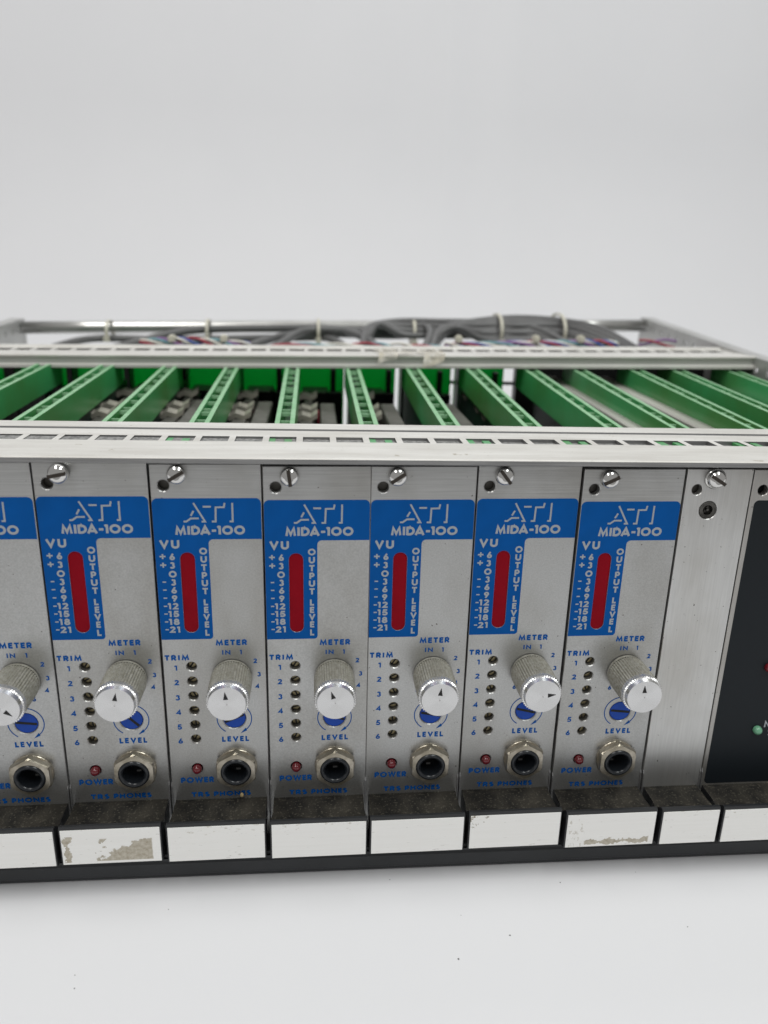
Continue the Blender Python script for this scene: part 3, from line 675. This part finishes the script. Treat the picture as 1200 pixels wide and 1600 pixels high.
# retaining screw
def make_screw(parent, loc, rot, collar=True):
    mb = MB(); prof = [(2.75, 0.05), (2.78, -0.5)]
    prof = [(2.3, 0.4), (2.75, -0.55), (2.72, -1.1), (2.45, -1.75), (1.9, -2.25), (1.2, -2.5)]
    n = 36; 
    mb.lathe_y(prof, 0, 0, n, True, cap0=True, cap1=True)
    o = mb.build('retaining_screw', 'chrome', parent, loc=loc)
    s_ = MB(); s_.box(-2.35, 2.35, -2.66, -1.0, -.5, .5); c = s_.build('screw_slot', 'slot_dark', o)
    o.rotation_euler = (0, rot, 0)
    return o
screw = make_screw(mod, (SX_, 0, SZ_), 0.3)
# handle: dusty ledge, raised lip, label strip
hp = [(0, 18.4), (0, 19.3), (-11.2, 19.4), (-12.2, 21.3), (-13.9, 22.3), (-14.85, 22.0), (-14.85, 8.9), (-12, 8.2), (-9.6, 8.6), (-9.6, 14), (0, 14)]
def handle_mesh(wd):
    mb = MB(); lp = [(-10.6, 14), (-10.6, 19.42), (-12.2, 21.0), (-13.6, 22.2), (-14.5, 22.25), (-14.85, 21.8), (-14.85, 8.9), (-12, 8.2), (-10.6, 8.8)]
    mb.prism_x(lp, 0.7, wd-.58)
    pl = [(1.1, 0.0), (1.1, -7.0), (0.75, -9.6), (0.75, -10.6), (wd-.62, -10.6), (wd-.62, -9.6), (wd-.95, -7.0), (wd-.95, 0.0)]
    t = [mb.V(x, y, 19.3) for x, y in pl]; u = [mb.V(x, y, 12) for x, y in pl]
    mb.m = 1; mb.F(t); mb.m = 0; mb.F(u[::-1])
    for i in range(8): j = (i+1) % 8; mb.F((t[i], u[i], u[j], t[j]))
    mb.m = 1; y0 = -10.58
    mb.F([mb.V(x, y, z) for x, y, z in ((0.75, -10.55, 19.45), (wd-.62, -10.55, 19.45), (wd-.62, -12.22, 21.04), (0.75, -12.22, 21.04))])
    return mb
def ribs(parent, wd):
    for x in (0.12, wd-.55):
        mb = MB(); mb.prism_x([(0.1, 26.0), (-.4, 24.8), (-.6, 22.0), (-.6, 12), (0.1, 12)], x, x+.3); part(mb, 'side_rib', 'rail_face', parent)
hd = part(handle_mesh(P), 'handle', ['black', 'dust'])
mb = MB(); mb.box(1.15, 29.55, -15.15, -14.87, 9.3, 21.3); strip = mb.build('label_strip', 'paper', hd)
ribs(mod, P)
# circuit board with transformer cans and clips
mb = MB(); mb.box(4.1, 5.7, 10, 222, 22, 118); card = part(mb, 'circuit_board', 'pcb')
for (ya, yb, xa, xb, zb) in ((95, 150, 6.8, 15.0, 111.5), (153, 164, 7.8, 14.5, 112.2), (171, 198, 8.6, 14.8, 112.4), (204, 216, 5.9, 15.4, 113.0)):
    mb = MB(); mb.box(xa, xb, ya, yb, 60, zb); mb.build('transformer_can', 'can', card, bevel=1.2, seg=2)
mb = MB(); mb.box(17.6, 24.8, 110, 178, 40, 114.5); mb.build('shield_box', 'can', card, bevel=.5)
for yy, zz in ((148, 112.6), (164, 113.2), (196, 114.2)):
    mb = MB(); zig = [(2.9, 3.0), (6.3, 0.2), (9, 1.6), (13, 0.5), (16.2, 2.4)]
    top = [mb.V(x, yy, zz+z) for x, z in zig]; bot = [mb.V(x, yy, zz+z-2.2) for x, z in zig]; t2 = [mb.V(x, yy+5.5, zz+z+.9) for x, z in zig]; b2 = [mb.V(x, yy+4.5, zz+z-1.0) for x, z in zig]
    for i in range(4):
        mb.F((top[i], top[i+1], bot[i+1], bot[i])); mb.F((top[i], t2[i], t2[i+1], top[i+1])); mb.F((bot[i], bot[i+1], b2[i+1], b2[i])); mb.F((t2[i], b2[i], b2[i+1], t2[i+1]))
    mb.build('spring_clip', 'clip', card)
mb = MB(); mb.box(16.6, 17.3, 188, 194, 96, 108); mb.build('capacitor', 'wire_red', card)

def kids(o): return [c for c in bpy.data.objects if c.parent == o]
def copy_tree(o, parent=None):
    c = o.copy(); COL.objects.link(c); c.parent = parent
    for ch in kids(o): copy_tree(ch, c)
    return c
dX = {-1: 0.01, 0: -0.05, 1: 0.11, 2: 0.16, 3: -0.22, 4: -0.16, 5: 0.01, 6: 0.14, 7: 0.1}
dY = {-1: -.38, 0: -.07, 1: .07, 2: .24, 3: .31, 4: .46, 5: -.14, 6: -.51, 7: -.5}
dZ = {-1: -0.01, 0: 0.31, 1: -0.04, 2: -0.39, 3: -0.15, 4: 0.32, 5: -0.18, 6: 0.14, 7: 0.14}
TH = -math.asin(0.0102)   # the panels all hang with the same slight lean
def place(o, k, x):
    # rotate about the panel's top left corner (0, 128.4)
    Rm = Matrix.Rotation(-TH*-1, 4, 'Y'); c, s_ = math.cos(TH), math.sin(TH)
    # world = T * R * local, keep (0,0,128.4) on the rail
    o.rotation_euler = (0, TH, 0)
    top = Matrix.Rotation(TH, 3, 'Y') @ Vector((0, 0, 128.4))
    o.location = ((x+dX[k]-top.x)*S, dY[k]*S, (128.4+dZ[k]-top.z)*S)
labels = {
 -1: 'channel module cut off by the left edge of the photo',
 0: 'channel module whose white label strip is torn and stained beige',
 1: 'channel module with a yellow crumb stuck on its TRS PHONES lettering',
 2: 'channel module whose knob hides nearly all of its blue level trimmer, pointer leaning left',
 3: 'channel module in the middle, knob pointer straight up, curved scratches on its clean label strip',
 4: 'channel module whose knob pointer faces right',
 5: 'channel module beside the blank panel, ragged tape residue along the bottom of its strip'}
knobrot = {-1: 2.2, 0: 0.12, 1: -0.15, 2: -0.35, 3: 0.06, 4: 1.42, 5: -0.12}
scrot = {-1: 0.2, 0: -0.2, 1: -0.55, 2: 1.45, 3: -0.6, 4: 0.9, 5: -0.45}
levrot = {-1: 0.12, 0: 0.8, 1: -0.4, 2: 0.3, 3: 0.2, 4: 0.25, 5: 0.12}
stripk = {-1: None, 0: 'torn', 1: 'top', 2: 'top', 3: None, 4: 'corner', 5: 'edge'}
mods = {}
for k in (-1, 0, 1, 3, 4, 5, 2):
    o = mod if k == 2 else copy_tree(mod)
    mods[k] = o
for k, o in mods.items():
    place(o, k, k*P)
    tag(o, labels[k], 'audio module', 'channel modules side by side in the rack')
    for c in kids(o):
        b = c.name.split('.')[0]
        if b == 'knob': c.rotation_euler = (0, knobrot[k], 0)
        if b == 'retaining_screw': c.rotation_euler = (0, scrot[k], 0)
        if b == 'retaining_screw' and k == 0: c.location.y = -1.2*S
        if b == 'level_trimmer': c.rotation_euler = (0, levrot[k], 0)
        if b == 'handle':
            for s_ in kids(c):
                s_.data = s_.data.copy(); s_.data.materials.clear(); s_.data.materials.append(strip_mat('label_strip_'+(str(stripk[k] or 'clean')), stripk[k]))
                if k == 0: s_['label'] = 'torn and stained white label strip'
                if k == 5: s_['label'] = 'white strip with beige residue along its lower edge'
# yellow crumb on module 1
mb = MB(); mb.lathe_y([(.05, -.05), (.5, -.3), (.62, -.6), (.4, -.95), (.05, -1.05)], 0, 0, 10)
cr = mb.build('crumb', 'residue'); cr.scale = (1, 1, 1.5)
cr.location = ((P+21.8+1.1)*S, 0.02*S, 21.0*S); tag(cr, 'tiny yellow crumb stuck below the jack of one channel module', 'crumb')

# ------------------------------------------------------------------ blank panel
bl = empty('blank_panel')
mb = MB(); plate(mb, [(0.15, 1.0), (20.15, 1.0), (20.15, 128.4), (0.15, 128.4)], [circle(3.7, 122.2, 1.6, 20), circle(8.0, 115.9, 2.75, 24)], 0, 2.3); part(mb, 'front_panel', 'blank', bl)
mb = MB(); mb.box(1, 19, 3.2, 3.8, 110, 126); part(mb, 'inner_baffle', 'dark', bl)
mb = MB(); mb.box(1.5, 6, 3.0, 3.15, 119.9, 123.2); part(mb, 'numbered_strip', 'can', bl)
# countersunk star-socket screw
mb = MB(); mb.lathe_y([(2.7, 0.3), (2.55, 0.05), (2.3, 0.12), (1.5, 0.18)], 8.0, 115.9, 28, False, cap0=False, cap1=False)
mb.lathe_y([(1.5, 0.18), (1.45, 1.2)], 8.0, 115.9, 48, False, cap0=False, rad=lambda u: 1-.28*(1+math.cos(u*12*PI))/2); mb.lathe_y([(.35, .3), (.4, 1.1)], 8.0, 115.9, 12, False, cap1=False); cs = part(mb, 'socket_screw', 'torx', bl)
make_screw(bl, (8.5, -.3, 125.6), 0.55)
mb = MB(); mb.lathe_y([(2.2, 0.0), (3.1, -.2), (3.1, -.7), (2.2, -.9)], 8.5, 125.6, 28, True); part(mb, 'screw_washer', 'chrome', bl)
def handle(parent, wd, kind):
    hd = part(handle_mesh(wd), 'handle', ['black', 'dust'], parent)
    mb = MB(); mb.box(1.15, wd-.85, -15.15, -14.87, 9.3, 21.3); mb.build('label_strip', strip_mat('label_strip_'+str(kind), kind), hd)
    ribs(parent, wd)
handle(bl, 20.32, 'top')
place(bl, 6, 6*P); tag(bl, 'narrow plain metal blank panel with two screws near its top, between blue and black panels', 'blank panel')

# ------------------------------------------------------------------ power supply module
ps = empty('power_supply_module')
WD = 86.0
mb = MB(); plate(mb, [(0.25, 1.0), (WD, 1.0), (WD, 128.4), (0.25, 128.4)], [circle(3.7, 122.2, 1.6, 20), circle(16.4, 63.3, 1.55, 18), circle(16.6, 40.3, 1.5, 18)], 0, 2.3); part(mb, 'front_panel', 'psu_panel', ps)
mb = MB(); thinplate(mb, rrect(1.6, WD-1.5, 19.9, 119.1, 1.5), [circle(16.4, 63.3, 1.6, 18), circle(16.6, 40.3, 1.55, 18)], -0.03, 0.02); part(mb, 'black_print', 'psu_black', ps)
mb = MB(); mb.box(1, 30, 3.2, 3.8, 110, 126); part(mb, 'inner_baffle', 'dark', ps)
for (x, z, m_) in ((16.4, 63.3, 'led_red'), (16.6, 40.3, 'led_green')):
    mb = MB(); mb.lathe_y([(1.5, 1.2), (1.5, -0.5), (1.4, -1.0), (1.1, -1.45), (.7, -1.75), (.25, -1.88)], x, z, 20); part(mb, 'indicator_led', m_, ps)
ink = Ink(-0.05); ink.text('N', 18.9, 20.6, 41.1, 43.6, .5); ink.text('S', 20.5, 22.0, 37.9, 40.4, .5); ink.finish('silver_ink', ps)
for x in (8.5, 70): make_screw(ps, (x, 0, 125.5), 0.5)
handle(ps, WD, 'top')
place(ps, 7, 6*P+20.32); tag(ps, 'black fronted power supply module with red and green lamps at the right edge', 'power supply')
# its sheet-metal boxes behind the panel
for (xa, xb) in ((2.6, 8.6), (31.5, 39.2), (79.5, 90.0)):
    mb = MB(); y0, y1 = 30, 222
    v = [mb.V(x, y, z+(3.6*(y-70)/133 if z > 50 else 0)) for x in (xa, xb) for y in (y0, y1) for z in (22, 120.3)]
    for q in ((0, 1, 3, 2), (4, 6, 7, 5), (0, 4, 5, 1), (2, 3, 7, 6), (0, 2, 6, 4), (1, 5, 7, 3)): mb.F([v[k_] for k_ in q])
    part(mb, 'metal_case', 'case', ps, bevel=.6)
mb = MB(); mb.box(-1.6, 0.2, 24, 225, 25, 108); part(mb, 'circuit_board', 'pcb', ps)
for o in kids(ps):
    if o.name.split('.')[0] == 'label_strip': pass

# ------------------------------------------------------------------ cables behind the rack
def catmull(pts, n=7):
    P_ = [Vector(p) for p in pts]; P_ = [P_[0]*2-P_[1]]+P_+[P_[-1]*2-P_[-2]]; out = []
    for i in range(1, len(P_)-2):
        for k in range(n):
            t = k/n; a, b, c, d = P_[i-1:i+3]
            out.append(.5*((2*b)+(-a+c)*t+(2*a-5*b+4*c-d)*t*t+(-a+3*b-3*c+d)*t**3))
    out.append(P_[-2]); return out
tz = lambda x: 133.6+12.6*(x-XL)/(XR-XL)        # height of the tube axis
bundle = empty('cable_bundle', (110, 318, 140))
tag(bundle, 'bundle of grey cables strapped along the rear tube with pale cable ties', 'cables')
B0 = Vector((110, 318, 140))
def cable(pts, r=2.6):
    mb = MB(); mb.tube(catmull(pts), r, 10); o = mb.build('cable', 'cable', bundle); o.location = (-B0)*S; return o
# along the tube, left part
cable([(-88, 262, 124), (-80, 300, 127), (-66, 326, tz(-66)-6.5), (-20, 327, tz(-20)-7.5), (20, 326, tz(20)-7), (60, 325, tz(60)-6.5), (88, 318, tz(88)-7), (104, 262, 126)], 2.4)
cable([(-60, 262, 124), (-40, 300, 128), (-16, 324, tz(-16)-3), (10, 329, tz(10)-1), (50, 328, tz(50)-.5), (90, 326, tz(90)-1), (112, 300, 134), (118, 262, 127)], 2.6)
cable([(20, 262, 126), (36, 290, 130), (60, 318, tz(60)-4), (92, 324, tz(92)-4), (128, 322, tz(128)-5), (160, 322, tz(160)-4), (200, 322, tz(200)-6), (228, 300, 134), (246, 262, 130)], 2.6)
cable([(36, 262, 126), (52, 288, 130), (72, 318, tz(72)-1), (110, 322, tz(110)-2), (150, 322, tz(150)-2.5), (196, 320, tz(196)-2), (226, 306, 138), (244, 262, 130)], 2.6)
# middle loop
for q in range(4):
    cable([(104+q*1.2, 262+q*6, 126), (107+q*1.2, 290+q*4, 132), (112+q*2, 314-q, tz(112)+1+q*.8), (132+q, 322-q*3, tz(132)+4.2-q*2.6), (160, 321-q*2.5, tz(160)+4-q*2.8), (190, 320-q*2.5, tz(190)+3.4-q*2.8), (225, 310-q*2, tz(225)+0-q*3), (250+q*4, 262, 129)], 2.25)
# right loop, thickest
for q in range(7):
    e = 0.35*((q*37) % 5-2)
    cable([(146+q*1.1, 258+q*5, 128), (151+q*1.1, 284+q*3.4, 134), (160+q*1.4, 306-q*.6, tz(160)+1+q*.2), (182+q, 316-q*1.8+e*2, tz(182)+5.4-q*2.0+e), (212, 318-q*1.8-e*2, tz(212)+6.6-q*2.25), (243, 314-q*1.8+e*2, tz(243)+5.6-q*2.3+e), (266-q*2.2, 298-q*1.6, tz(250)+.6-q*2.0), (285-q*4, 256, 131)], 2.15)
cable([(140, 258, 127), (146, 282, 133), (152, 306, tz(152)-1), (146, 322, tz(150)+2), (120, 324, tz(120)+1)], 2.4)
def tie(x, top, bot, y0=311, y1=341):
    mb = MB(); z = tz(x); zc = z+(top+bot)/2; hz = (top-bot)/2
    ring = [((y0+y1)/2+(y1-y0)/2*math.cos(a)*(1 if abs(math.cos(a)) < .8 else .95), zc+hz*math.sin(a)) for a in [2*PI*k/20 for k in range(20)]]
    a = [mb.V(x-1.0, y, zz) for y, zz in ring]; b_ = [mb.V(x+1.0, y, zz) for y, zz in ring]
    ri = [((y-(y0+y1)/2)*.93+(y0+y1)/2, (zz-zc)*.9+zc) for y, zz in ring]
    c = [mb.V(x-1.0, y, zz) for y, zz in ri]; d = [mb.V(x+1.0, y, zz) for y, zz in ri]
    for k_ in range(20):
        j = (k_+1) % 20; mb.F((a[k_], a[j], b_[j], b_[k_]), True); mb.F((c[k_], d[k_], d[j], c[j]), True); mb.F((a[k_], c[k_], c[j], a[j])); mb.F((b_[k_], b_[j], d[j], d[k_]))
    mb.box(x-1.7, x+1.7, y0-1.4, y0+1.5, zc-hz*.55-2, zc-hz*.55+1.5)
    o = mb.build('cable_tie', 'tie', bundle); o.location = (-B0)*S
tie(-59, 5.2, -9.5, 320); tie(5.5, 5.6, -11, 320); tie(79, 5.8, -11, 314); tie(143, 6.2, -13, 312); tie(200, 9.5, -13, 303); tie(242, 9.8, -14, 300)

# twisted coloured wires just behind the middle rail
def loom(x0, x1, z0, z1, cols, label, amp=2.0, y=246):
    root = empty('twisted_wires', ((x0+x1)/2, y, (z0+z1)/2)); O = Vector(((x0+x1)/2, y, (z0+z1)/2))
    for i, c in enumerate(cols):
        n = int((x1-x0)/2.2); pts = []; ph = 2*PI*i/len(cols)+random.random()
        for k_ in range(n+1):
            t = k_/n; x = x0+(x1-x0)*t; a = ph+x*0.16+0.8*math.sin(x*.05); bul = 1+.35*math.sin(x*.11+i)
            pts.append((x, y+amp*bul*math.cos(a), z0+(z1-z0)*t+amp*bul*math.sin(a)+1.2*math.sin(t*PI)))
        mb = MB(); mb.tube(pts, 0.85, 6); o = mb.build('wire', c, root); o.location = (-O)*S
    tag(root, label, 'wires')
    return root, O
CW = ['wire_red', 'wire_blue', 'wire_white', 'wire_violet', 'wire_teal', 'wire_white', 'wire_blue', 'wire_red']
r1, O1 = loom(-22, 40, 134.0, 135.2, CW[:6], 'twisted coloured wires behind the left half of the middle rail')
r2, O2 = loom(152, 256, 137.0, 139.6, CW[:7], 'thick twisted red, blue and white wires behind the right half of the middle rail', 2.2)
r3, O3 = loom(42, 150, 133.4, 136.4, ['wire_white', 'wire_teal', 'wire_red'], 'thin loose wires behind the centre of the middle rail', 1.2)
r4, O4 = loom(276, 300, 141.0, 140.0, ['wire_red', 'wire_violet'], 'short red and grey wires beside the right side plate', 1.6, 262)
for root, O, xs_ in ((r1, O1, (-4, 25)), (r2, O2, (206, 233, 160))):
    for x in xs_:
        mb = MB(); mb.box(x-2.0, x+2.0, 242.5, 249, (137.4+.024*x)-2, (137.4+.024*x)+2.4); o = mb.build('tie_head', 'tie', root, bevel=.8, seg=2); o.location = (-O)*S

# crumpled clear tape on the middle rail
mb = MB(); nx, ny = 26, 8; gr = []
for i in range(nx):
    row = []
    for j in range(ny):
        u, v_ = i/(nx-1), j/(ny-1); x = 108+34*u+1.5*math.sin(v_*5); 
        y = 189.3+26*v_*(0.75+.25*math.sin(u*9)); z = 137.9+MZ(x)+.5*abs(math.sin(u*17+v_*6))+.5*random.random()
        if v_ == 0: y = 188.0-.3*random.random(); z = 133.2+MZ(x)+2.0*math.sin(u*7)
        if j == 1: y = 188.9
        row.append(mb.V(x, y+MY(x), z))
    gr.append(row)
for i in range(nx-1):
    for j in range(ny-1):
        if j == 0 and 6 < i < 17: continue
        mb.F((gr[i][j], gr[i+1][j], gr[i+1][j+1], gr[i][j+1]), True)
tp = mb.build('clear_tape', 'tape'); tag(tp, 'crumpled piece of yellowed clear tape stuck on the middle rail', 'tape')

# dust flecks on the paper
mb = MB()
for (x, y, r_) in ((13, -46, .18), (116.5, -43, .28), (133, -36, .26), (154, -17, .18), (187, -36, .2), (100, -13, .16), (33, -21, .13), (12, -42, .15), (180, -14, .14), (120, -28, .12)):
    n = 6; a0 = random.random(); top = [mb.V(x+r_*math.cos(a0+2*PI*k_/n)*random.uniform(.6, 1.3), y+r_*math.sin(a0+2*PI*k_/n)*random.uniform(.6, 1.3), Z0+.12) for k_ in range(n)]
    c = mb.V(x, y, Z0+.25)
    for k_ in range(n): mb.F((top[k_], top[(k_+1) % n], c))
df = mb.build('dust_flecks', 'speck'); tag(df, 'tiny dark dust flecks scattered on the white paper', 'dust', kind='stuff')
